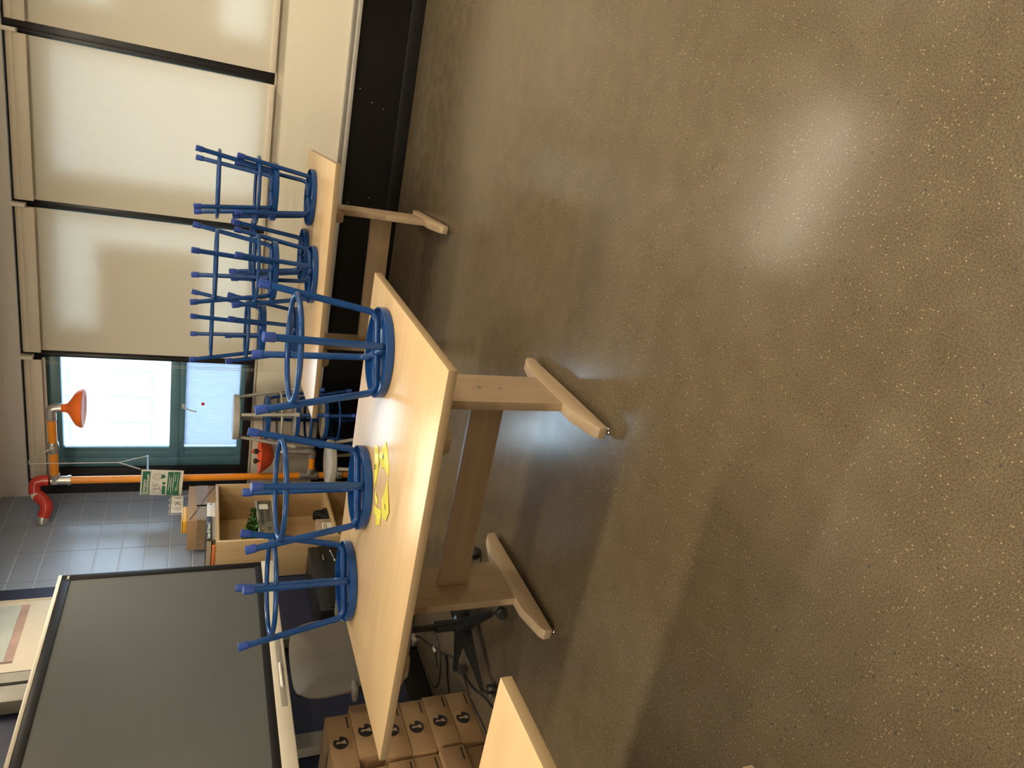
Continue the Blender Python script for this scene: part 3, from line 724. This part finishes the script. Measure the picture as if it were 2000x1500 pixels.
# ------------------------------------------------------------------ bookcase and contents
BX0, BX1, BY0, BY1, BZ = -3.43, -3.10, 4.335, 5.11, 1.265
bc = empty('bookcase', ((BX0+BX1)/2, (BY0+BY1)/2, 0), 0, 'maple bookcase with open shelves against the grey wall', 'bookcase')
lb = lambda name, bm, m, p=bc: local(bm, bc, name, m, p)
th = .022
lb('side_panel', BX(BX0, BX1, BY0, BY0+th, 0, BZ, bev=.002), M['book'])
lb('side_panel', BX(BX0, BX1, BY1-th, BY1, 0, BZ, bev=.002), M['book'])
lb('top_panel', BX(BX0, BX1-.001, BY0+th, BY1-th, BZ-th, BZ, bev=.002), M['book'])
lb('back_panel', BX(BX0, BX0+.008, BY0+th, BY1-th, .06, BZ-th), M['book'])
SZ1, SZ2 = .862, .445
for z in (SZ1, SZ2, .06): lb('shelf', BX(BX0+.008, BX1-.006, BY0+th, BY1-th, z-th, z, bev=.002), M['book'])
lb('plinth', BX(BX1-.04, BX1-.02, BY0+th, BY1-th, 0, .038), M['book'])
# carton on top
cb = empty('cardboard_box', (-3.27, 4.93, BZ), 0, 'taped cardboard box lying on top of the bookcase', 'box')
cl = lambda name, bm, m, p=cb: local(bm, cb, name, m, p)
cl('carton', BX(-3.40, -3.140, 4.675, 5.155, BZ+.001, BZ+.190, bev=.004), M['card'])
b = NB(); box(b, -3.1395, -3.1385, 4.675, 4.88, BZ+.06, BZ+.128); box(b, -3.1395, -3.1385, 4.86, 5.155, BZ+.055, BZ+.135); box(b, -3.40, -3.140, 4.6738, 4.6748, BZ+.06, BZ+.125)
cl('packing_tape', b, M['tape'])
b = NB(); tube(b, [(-3.1382, 4.69, BZ+.175), (-3.1382, 4.84, BZ+.115), (-3.1382, 5.00, BZ+.060), (-3.1382, 5.13, BZ+.006)], .0022, 6)
cl('flap_gap', b, M['ink'])
yb = empty('yellow_folder', (-3.20, 4.60, 1.455), 0, 'small yellow plastic case lying on top of the cardboard box', 'case')
obj('case_body', BX(-.055, .045, .085, .290, .001, .030, bev=.004), M['yellow'], yb)
obj('case_lid', BX(-.055, .047, .083, .292, .030, .040, bev=.003), M['yellow'], yb)
# flip cards
fc = empty('flip_calendar', (-3.30, 5.17, 1.44), 0, 'small desk flip calendar with number cards standing on the box', 'calendar')
fl = lambda name, bm, m, p=fc: local(bm, fc, name, m, p)
cx = -3.275; fy0 = 4.985; fy1 = 5.23
# stand: two thin posts, top rod
b = NB()
for yy in (fy0-.008, fy1+.008): tube(b, [(cx-.005, yy, 1.4555), (cx-.005, yy, 1.585)], .003, 8)
tube(b, [(cx-.005, fy0-.008, 1.585), (cx-.005, fy1+.008, 1.585)], .003, 8)
fl('stand', b, M['silver2'])
for k, (s_) in enumerate(('11', '24', '5')):
    y0 = fy0+k*(fy1-fy0)/3+.004; y1 = fy0+(k+1)*(fy1-fy0)/3-.004
    cdn = fl('number_card', BX(cx, cx+.006, y0, y1, 1.492, 1.575, bev=.001), M['sign'])
    tx = text('digits', s_, .055, M['grey_dev'] if k == 0 else M['ink'], cdn, (cx+.0068, (y0+y1)/2, 1.528), (0, 1, 0), (0, 0, 1), 'CENTER', sx=.8)
    b = NB(); yc = (y0+y1)/2
    tube(b, [(cx-.005+.014*math.cos(q*PI/6), yc-.008, 1.578+.014*math.sin(q*PI/6)) for q in range(12)], .002, 6, closed=True)
    fl('binding_ring', b, M['sign'])
# books and papers beside the box
bk = empty('book', (-3.24, 4.50, BZ), 0, 'black and white spined book lying beside the carton on the bookcase', 'book')
kl = lambda name, bm, m, p=bk: local(bm, bk, name, m, p)
kl('cover', BX(-3.36, -3.098, 4.36, 4.66, BZ+.028, BZ+.066, bev=.002), M['ink'])
kl('page_edge', BX(-3.35, -3.104, 4.357, 4.3605, BZ+.032, BZ+.062), M['page'])
tt = text('spine_lettering', 'Delta SO Need 2', .026, M['sign'], bk, (-3.0972, 4.385, BZ+.047), (0, 1, 0), (0, 0, 1), sx=1.05, bold=.0006); tt.matrix_parent_inverse = Matrix.Translation(-Vector(bk.location))
b2 = empty('paper_stack', (-3.24, 4.50, BZ), 0, 'ragged stack of worn pages under the black spined book', 'papers')
b = NB()
for i in range(6): box(b, -3.37+.004*random.random(), -3.100-.006*random.random(), 4.365+.02*random.random(), 4.655-.02*random.random(), BZ+.001+i*.0043, BZ+.0045+i*.0043)
local(b, b2, 'sheets', M['page'], b2)
b3 = empty('white_booklet', (-3.12, 4.72, BZ), 0, 'white booklet propped in front of the carton on the bookcase', 'booklet')
wb = local(BX(-3.128, -3.108, 4.665, 4.855, BZ+.002, BZ+.060, bev=.002), b3, 'booklet_body', M['sign'], b3)
text('lettering', 'A', .030, M['ink'], b3, (.0125, .105, .032), (0, 1, 0), (0, 0, 1), sx=1.2)
of = empty('orange_folder', (-3.26, 4.38, BZ), 0, 'thin orange folder at the near edge of the bookcase top', 'folder')
obj('folder_sheet', BX(-.13, .13, -.044, -.026, .0005, .026, bev=.002), M['orange_f'], of)

# planter basket on the upper shelf
pb = empty('planter_basket', (-3.22, 4.68, SZ1), 0, 'grey green slotted plastic basket with plastic foliage on the upper shelf', 'basket')
b = NB()
x0, x1, y0, y1 = -.085, .085, -.215, .22
for (xa, xb, ya, yb_) in ((x0, x0+.004, y0, y1), (x1-.004, x1, y0, y1), (x0, x1, y0, y0+.004), (x0, x1, y1-.004, y1)): box(b, xa, xb, ya, yb_, .003, .108, .001)
box(b, x0, x1, y0, y1, .001, .006)
pbk = obj('basket_body', b, M['basket'], pb)
b = NB()
for (xa, xb, ya, yb_) in ((x0-.006, x0+.004, y0-.006, y1+.006), (x1-.004, x1+.006, y0-.006, y1+.006), (x0, x1, y0-.006, y0+.004), (x0, x1, y1-.004, y1+.006)): box(b, xa, xb, ya, yb_, .104, .118, .003)
obj('basket_rim', b, M['rimgrey'], pb)
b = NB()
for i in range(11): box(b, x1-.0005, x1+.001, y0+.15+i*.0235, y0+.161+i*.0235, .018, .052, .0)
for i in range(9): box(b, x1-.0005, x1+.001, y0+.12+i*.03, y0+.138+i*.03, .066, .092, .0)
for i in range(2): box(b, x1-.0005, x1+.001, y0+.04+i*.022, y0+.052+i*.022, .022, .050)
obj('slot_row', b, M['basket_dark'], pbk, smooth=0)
obj('white_label', BX(x1+.001, x1+.002, .10, .17, .03, .095), M['sign'], pb)
b = NB(); bl = NB()
def leaf(bm, base, d, L, wdt):
    d = Vector(d).normalized(); s = d.cross(Vector((0, 0, 1)));
    if s.length < .1: s = Vector((1, 0, 0))
    s.normalize(); up = s.cross(d)
    B = Vector(base)
    row = [(0, .05), (.3, .8), (.6, 1.0), (.85, .55), (1.0, .03)]
    L_, R_, C_ = [], [], []
    for t_, w_ in row:
        p = B+d*L*t_-Vector((0, 0, 1))*L*.35*t_*t_
        C_.append(bm.verts.new(p)); L_.append(bm.verts.new(p+s*w_*wdt+up*w_*wdt*.3)); R_.append(bm.verts.new(p-s*w_*wdt+up*w_*wdt*.3))
    for i in range(4):
        bm.faces.new((L_[i], L_[i+1], C_[i+1], C_[i])); bm.faces.new((C_[i], C_[i+1], R_[i+1], R_[i]))
for i in range(230):
    yy = .19-.41*random.random()**.8; hgt = .07+max(0, (.19-yy))*.55
    base = (random.uniform(-.07, .07), yy, random.uniform(.09, .09+hgt*.42))
    leaf(bl if random.random() < .2 else b, base, (random.uniform(-.4, 1), random.uniform(-1, .8), random.uniform(-.2, .9)), random.uniform(.042, .075), random.uniform(.013, .021))
for i in range(14):
    leaf(b, (random.uniform(-.02, .07), random.uniform(-.22, -.12), random.uniform(.12, .16)), (random.uniform(.1, 1), -1, random.uniform(.0, .5)), .055, .014)
o1 = tag(obj('foliage', b, M['leaf'], pb)); o1['kind'] = 'stuff'
o2 = tag(obj('pale_foliage', bl, M['leaf2'], pb)); o2['kind'] = 'stuff'

# lower shelf: small carton and tape dispenser
sb = empty('small_box', (-3.20, 4.50, SZ2), 0, 'small brown carton with a white label on the lower shelf', 'box')
obj('carton', BX(-.09, .075, -.115, .10, .001, .115, bev=.003), M['card_light'], sb)
obj('white_label', BX(.075, .0762, -.10, .045, .004, .078), M['sign'], sb)
b = NB()
for zz, ya, yb_ in ((.058, -.09, .03), (.044, -.085, .035), (.030, -.08, -.02)): box(b, .0762, .0768, ya, yb_, zz, zz+.006)
obj('label_print', b, M['ink_soft'], sb, smooth=0)
td = empty('tape_dispenser', (-3.17, 4.72, SZ2), 0, 'black desktop tape dispenser behind the small carton', 'tape dispenser')
b = NB(); prism(b, [(-.085, .001), (.055, .001), (.06, .03), (.035, .045), (.03, .10), (.0, .118), (-.035, .105), (-.045, .06), (-.07, .03)], 'y', -.03, .03, .004)
bmesh.ops.rotate(b, cent=(0, 0, 0), matrix=Matrix.Rotation(PI/2, 3, 'Z'), verts=b.verts[:])
obj('dispenser_body', b, M['blackpl'], td)
obj('blade', BX(-.02, .02, .056, .066, .028, .036), M['silver2'], td)

# ------------------------------------------------------------------ display on the left
DX = -2.85; DY1 = 3.757; DY0 = 1.80
dp = empty('interactive_display', (-2.9, 2.8, .95), 0, 'large switched off interactive display with cream lower bezel in front of the navy wall', 'display')
dl = lambda name, bm, m, p=dp: local(bm, dp, name, m, p)
dl('housing', BX(-2.945, -2.868, DY0, DY1-.004, .975, 2.072, bev=.01), M['blackpl'])
dl('screen_glass', BX(-2.870, -2.8565, DY0+.04, DY1-.045, 1.058, 2.038), M['screen'])
b = NB(); box(b, -2.872, DX, DY0, DY0+.045, 1.02, 2.075, .003); box(b, -2.872, DX, DY1-.045, DY1, 1.02, 2.075, .003)
box(b, -2.872, DX, DY0+.04, DY1-.04, 2.033, 2.075, .003); box(b, -2.872, DX, DY0+.04, DY1-.04, 1.02, 1.062, .003)
dl('bezel', b, M['bezel'])
dl('top_trim', BX(-2.95, DX+.004, DY0, DY1-.002, 2.075, 2.094, bev=.004), M['cream_pl'])
lbz = dl('lower_bezel', BX(-2.945, DX+.008, DY0, DY1, .950, 1.022, bev=.006), M['cream_pl'])
tr = dl('pen_tray', BX(DX+.0075, DX+.0085, 2.60, 3.10, .966, .996, bev=.0003), M['grey_dev'])
dl('pen', tube(NB(), [(DX+.013, 2.72, .983), (DX+.013, 2.88, .983)], .008, 12), M['sign'])
dl('speaker_grille', BX(DX+.0075, DX+.0088, 3.46, 3.56, .965, 1.005), M['grey_top'])
dl('corner_badge', BX(DX, DX+.002, DY1-.040, DY1-.012, 2.040, 2.050), M['silver2'])
for k, yy in enumerate((3.13, 2.42)):
    bm_ = BX(-3.43, -3.36, yy+.475, yy+.545, 0.70, 1.9, bev=.004) if k == 0 else BX(-3.43, -3.36, yy+.35, yy+.45, .60, 1.9, bev=.004)
    dl('mounting_rail', bm_, M['grey_dev'])
b = NB(); box(b, -3.37, -2.94, 2.6, 3.1, 1.35, 1.75, .01); box(b, -3.37, -3.34, 2.45, 3.75, 1.50, 1.58, .004)
dl('mount_bracket', b, M['blackpl'])

# framed picture on the navy wall, above the display
pf = empty('framed_picture', (XL+.012, 3.97, 1.95), 0, 'framed picture of soft pink and pale blue shapes above the display', 'picture')
y0, y1 = -.305, .305
obj('mat_board', BX(0.001, .018, y0, y1, 0, .78, bev=.002), M['mat_board'], pf)
b = NB(); box(b, .0175, .0195, -.240, .262, .385, .72); obj('print_pink', b, M['art_pink'], pf, smooth=0)
b = NB(); box(b, .0190, .0205, -.238, .260, .43, .72); obj('print_blue', b, M['art_blue'], pf, smooth=0)
b = NB(); box(b, .0190, .0207, -.240, -.225, .385, .72); obj('print_border', b, M['art_brown'], pf, smooth=0)
for ya, yb_ in ((y0-.01, y0), (y1, y1+.008)): obj('frame_rail', BX(0.001, .024, ya, yb_, 0, .79, bev=.002), M['mat_board'], pf)
cdt = empty('wall_conduit', (XL+.012, 3.57, 1.6), 0, 'vertical beige raceway on the navy wall beside the picture', 'conduit')
obj('raceway', BX(0, .045, -.015, .06, 0, 1.16, bev=.005), M['grey_dev'], cdt)
dvc = empty('wall_device', (XL+.012, 3.43, 2.2), 0, 'rounded grey box device mounted high on the navy wall', 'device')
obj('device_body', BX(0, .10, -.07, .055, -.06, .16, bev=.02), M['grey_dev'], dvc)
obj('device_arm', tube(NB(), [(.03, -.02, .15), (.03, -.02, .56)], .02, 14), M['grey_dev'], dvc)

# ------------------------------------------------------------------ black cabinet beside the bookcase
kb = empty('black_cabinet', (-3.28, 3.98, 0), 0, 'low black cabinet with chrome handle between display and bookcase', 'cabinet')
obj('cabinet_body', BX(-.15, .115, -.36, .325, 0.0, .645, bev=.006), M['blackpl'], kb)
dr = obj('cabinet_door', BX(.115, .130, -.35, .315, .06, .58, bev=.004), M['black_rub'], kb)
b = NB(); tube(b, fillet([(.130, .10, .49), (.155, .10, .49), (.155, .22, .51), (.130, .22, .51)], .012), .006, 10)
obj('door_handle', b, M['chrome'], dr)
obj('latch', BX(.130, .136, .14, .20, .555, .566, bev=.002), M['chrome'], dr)

# ------------------------------------------------------------------ office chair
oc = empty('office_chair', (-2.51, 2.66, 0), 0, 'taupe office chair on black five-arm base between table and display', 'office chair')
b = NB()
# curved backrest, facing +x, leaning back slightly
def shell(bm, ny, nz, f, thick):
    F = [[bm.verts.new(f(i/ny, j/nz, 0)) for j in range(nz+1)] for i in range(ny+1)]
    B = [[bm.verts.new(f(i/ny, j/nz, 1)) for j in range(nz+1)] for i in range(ny+1)]
    for i in range(ny):
        for j in range(nz):
            bm.faces.new((F[i][j], F[i+1][j], F[i+1][j+1], F[i][j+1])); bm.faces.new((B[i+1][j], B[i][j], B[i][j+1], B[i+1][j+1]))
    for i in range(ny):
        bm.faces.new((F[i+1][0], F[i][0], B[i][0], B[i+1][0])); bm.faces.new((F[i][nz], F[i+1][nz], B[i+1][nz], B[i][nz]))
    for j in range(nz):
        bm.faces.new((F[0][j], F[0][j+1], B[0][j+1], B[0][j])); bm.faces.new((F[ny][j+1], F[ny][j], B[ny][j], B[ny][j+1]))
def fback(u, v, k):
    q = 2*u-1; s_ = 2*v-1
    hw = .262*(1-.06*s_*s_) ; yy = q*hw
    # rounded-rectangle mapping
    r_ = (abs(q)**5+abs(s_)**5)**(.2) if (q or s_) else 1
    m_ = max(abs(q), abs(s_)); sc_ = (m_/r_) if r_ > 0 else 1
    yy *= sc_; zz = .735+.205*s_*sc_
    edge = 1-m_**4
    xx = -.225-.05*(1-q*q)*.9-.09*(zz-.60)+.02
    return (xx+(-.030*edge-.012 if k else .022*edge), yy+.125, zz)
shell(b, 24, 20, fback, .04)
obj('backrest', b, M['chair'], oc, smooth=60)
b = NB()
def fseat(u, v, k):
    q = 2*u-1; s_ = 2*v-1; r_ = (abs(q)**4+abs(s_)**4)**.25 if (q or s_) else 1; m_ = max(abs(q), abs(s_)); sc_ = m_/r_ if r_ > 0 else 1
    edge = 1-m_**4
    return (.02+.245*q*sc_, .03+.245*s_*sc_, .455-.03*edge if k else .475+.03*edge)
shell(b, 20, 20, fseat, .04)
obj('seat', b, M['chair'], oc, smooth=60)
b = NB()
box(b, -.19, -.14, .105, .175, .39, .43, .005)
tube(b, fillet([(-.10, .12, .44), (-.30, .14, .44), (-.335, .14, .52), (-.335, .14, .70)], .05), .016, 10); obj('back_bracket', b, M['blackpl'], oc)
for s_ in (-1, 1):
    b = NB(); yy = .415 if s_ > 0 else -.135
    xx = -.13 if s_ > 0 else -.21
    tube(b, fillet([(xx, .03+s_*.2, .445), (xx, yy+.0, .46), (xx, yy, .655)], .04), .014, 10)
    ar = obj('armrest', b, M['blackpl'], oc)
    obj('arm_pad', BX(xx-.10 if s_ > 0 else xx-.05, xx+.08 if s_ > 0 else xx+.04, yy-.035, yy+.035, .655, .682, bev=.012), M['chair'], ar)
obj('gas_column', tube(NB(), [(0, 0, .13), (0, 0, .25), (0, 0, .251), (0, 0, .445)], [.030, .030, .017, .017], 18), M['blackpl'], oc)
b = NB(); lathe(b, [(0, .07), (.05, .07), (.055, .10), (.048, .14), (.034, .15), (0, .15)], 24)
obj('base_hub', b, M['blackpl'], oc)
A0 = math.radians(-41.5)
for k in range(5):
    a = A0+k*2*PI/5; c, s_ = math.cos(a), math.sin(a); Rr = Matrix.Rotation(a, 4, 'Z')
    t_ = bmesh.new(); prof = [(.03, .035, .072, .130), (.12, .030, .072, .118), (.26, .022, .072, .092), (.355, .016, .068, .082)]
    rings = [[t_.verts.new((x, yy, zz)) for yy, zz in ((-w_, z0), (w_, z0), (w_*.7, z1), (-w_*.7, z1))] for x, w_, z0, z1 in prof]
    for i in range(3):
        for j in range(4): t_.faces.new((rings[i][j], rings[i][(j+1) % 4], rings[i+1][(j+1) % 4], rings[i+1][j]))
    t_.faces.new(rings[0][::-1]); t_.faces.new(rings[3])
    bmesh.ops.recalc_face_normals(t_, faces=t_.faces[:])
    bmesh.ops.bevel(t_, geom=t_.edges[:], offset=.003, segments=2, affect='EDGES')
    arm = obj('base_arm', join(NB(), t_, Rr), M['blackpl'], oc)
    b = NB(); ctr = Vector((.36*c, .36*s_, 0)); rot = Matrix.Translation(ctr) @ Matrix.Rotation(a+.9, 4, 'Z') @ Matrix.Translation((0, 0, .0275)) @ Matrix.Rotation(PI/2, 4, 'X')
    for off in (-.016, .016):
        lathe(b, [(0, off-.010), (.020, off-.011), (.026, off-.008), (.0275, off), (.026, off+.008), (.020, off+.011), (0, off+.010)], 24, rot)
    tube(b, [(.36*c, .36*s_, .03), (.36*c, .36*s_, .075)], .008, 10)
    obj('caster', b, M['caster'], arm)

# ------------------------------------------------------------------ carton stacks against the left wall
def carton(x0, x1, y0, y1, z0, z1, label, logo=True, grp='shipping cartons stacked by the wall'):
    t = empty('shipping_carton', ((x0+x1)/2, (y0+y1)/2, z0), random.uniform(-.015, .015), label, 'carton', grp)
    X, Y, Hh = (x1-x0)/2, (y1-y0)/2, z1-z0
    obj('carton_body', BX(-X, X, -Y, Y, .001, Hh-.001, bev=.003), M['card'], t)
    obj('top_tape', BX(-X*.98, X*.98, -.022, .022, Hh-.0012, Hh-.0002), M['tape'], t)
    fx_ = X+.0004
    lg_ = NB(); zc = Hh*.56; rr_ = Hh*.29; yc = -Y*.05
    pol = [(yc+rr_*math.cos(q), zc+rr_*math.sin(q)) for q in [i*2*PI/28 for i in range(28)] if not (.15 < (q % (2*PI)) < .75)]
    pol = [(yc+rr_*.45*math.cos(.45), zc+rr_*.45*math.sin(.45))]+pol[1:]+pol[:1]
    prism(lg_, pol, 'x', fx_-.0006, fx_+.0004)
    lo_ = obj('round_logo', lg_, M['ink'], t, smooth=0)
    g = NB(); prism(g, [(yc-rr_*.15, zc+rr_*.70), (yc+rr_*.20, zc+rr_*.55), (yc+rr_*.12, zc), (yc+rr_*.35, zc-rr_*.60), (yc-rr_*.30, zc-rr_*.75), (yc-rr_*.08, zc)], 'x', fx_+.0004, fx_+.0008)
    obj('logo_figure', g, M['card_light'], lo_, smooth=0)
    g = NB()
    for q in range(3): box(g, fx_-.0003, fx_+.0003, yc-.045, yc+.03-.01*q, Hh*.30-q*Hh*.075, Hh*.30-q*Hh*.075+.0035)
    obj('print_lines', g, M['ink_soft'], t, smooth=0)
    obj('code_bar', BX(fx_-.0003, fx_+.0003, Y*.45, Y*.9, Hh*.14, Hh*.20), M['ink'], t)
    return t
zs = [0, .127, .257, .387, .515, .648, .775]
names = ['bottom', 'second from the bottom', 'third from the bottom', 'third from the top', 'second from the top', 'topmost']
for i in range(6):
    dy = [0, 0, -.004, 0, .022, -.02][i]
    carton(-3.40, -2.98+[0, .002, -.003, 0, .004, -.006][i], 2.325+dy, 2.642+dy, zs[i], zs[i+1], 'brown logo carton, %s of the column nearest the office chair' % names[i])
for i in range(5):
    carton(-3.40, -3.0+[.0, .035, .0, .004, -.01][i], 1.99, 2.305, zs[i], zs[i+1], 'brown logo carton, %s of the second column at the frame edge' % ['bottom', 'second from the bottom', 'middle', 'second from the top', 'topmost'][i])

# ------------------------------------------------------------------ cables and a power strip on the floor
def cable(name, pts, r, label, z=.004):
    P = spline([(x, y, z+.001*math.sin(i*2.1)) for i, (x, y) in enumerate(pts)], 7)
    o = obj(name, tube(NB(), P, r, 8), M['cable']); return tag(o, label, 'cable', 'cables on the floor')
cable('floor_cable', [(-3.40, 3.60), (-3.159, 3.328), (-3.076, 3.193), (-3.101, 3.086), (-3.166, 3.027), (-3.294, 3.01), (-3.375, 3.069), (-3.405, 3.178), (-3.41, 3.342), (-3.391, 3.47)], .0032, 'thin black cable looped on the floor between wall and chair')
cable('floor_cable', [(-3.40, 3.55), (-3.308, 3.423), (-3.171, 3.198), (-3.051, 3.003), (-2.959, 2.876), (-2.919, 2.751), (-2.904, 2.648), (-2.87, 2.551), (-2.799, 2.423), (-2.761, 2.327), (-2.72, 2.15)], .0045, 'long black cable snaking from the power strip past the cartons', z=.006)
cable('floor_cable', [(-2.95, 2.80), (-2.932, 2.687), (-2.945, 2.62), (-2.958, 2.56), (-2.94, 2.42), (-2.935, 2.303), (-2.91, 2.15)], .0035, 'short black cable running along the foot of the cartons')
t = empty('power_plug', (-3.034, 2.975, 0), 0, 'black adapter plug with stiff lead lying on the floor cables', 'plug')
b = NB(); tube(b, [(0, 0, .015), (-.03, -.04, .012), (-.09, -.075, .008), (-.16, -.14, .006)], [.012, .010, .005, .005], 10); obj('plug_body', b, M['cable'], t)
t = empty('white_connector', (-3.165, 3.16, 0), 0, 'tiny white connector on a short black lead lying on the floor', 'connector')
obj('connector_shell', BX(-.012, .012, -.02, .02, 0, .012, bev=.003), M['sign'], t)
obj('connector_lead', tube(NB(), [(0, -.02, .005), (-.03, -.06, .005), (-.06, -.095, .004)], .004, 8), M['cable'], t)
t = empty('power_strip', (-3.405, 3.54, 0), .05, 'pale grey power strip against the black baseboard', 'power strip')
obj('strip_body', BX(-.022, .028, -.07, .07, 0, .035, bev=.005), M['grey_dev'], t)
b = NB()
for k in range(3): box(b, -.012, .016, -.055+k*.04, -.035+k*.04, .0345, .0356)
obj('sockets', b, M['ink'], t)

# small red sticker on the frosted pane
t = empty('red_sticker', (-2.67, YG-.004, 1.375), 0, 'tiny red square sticker on the frosted lower pane', 'sticker')
obj('sticker_square', BX(-.012, .012, 0, .003, -.012, .012), M['redtag'], t)
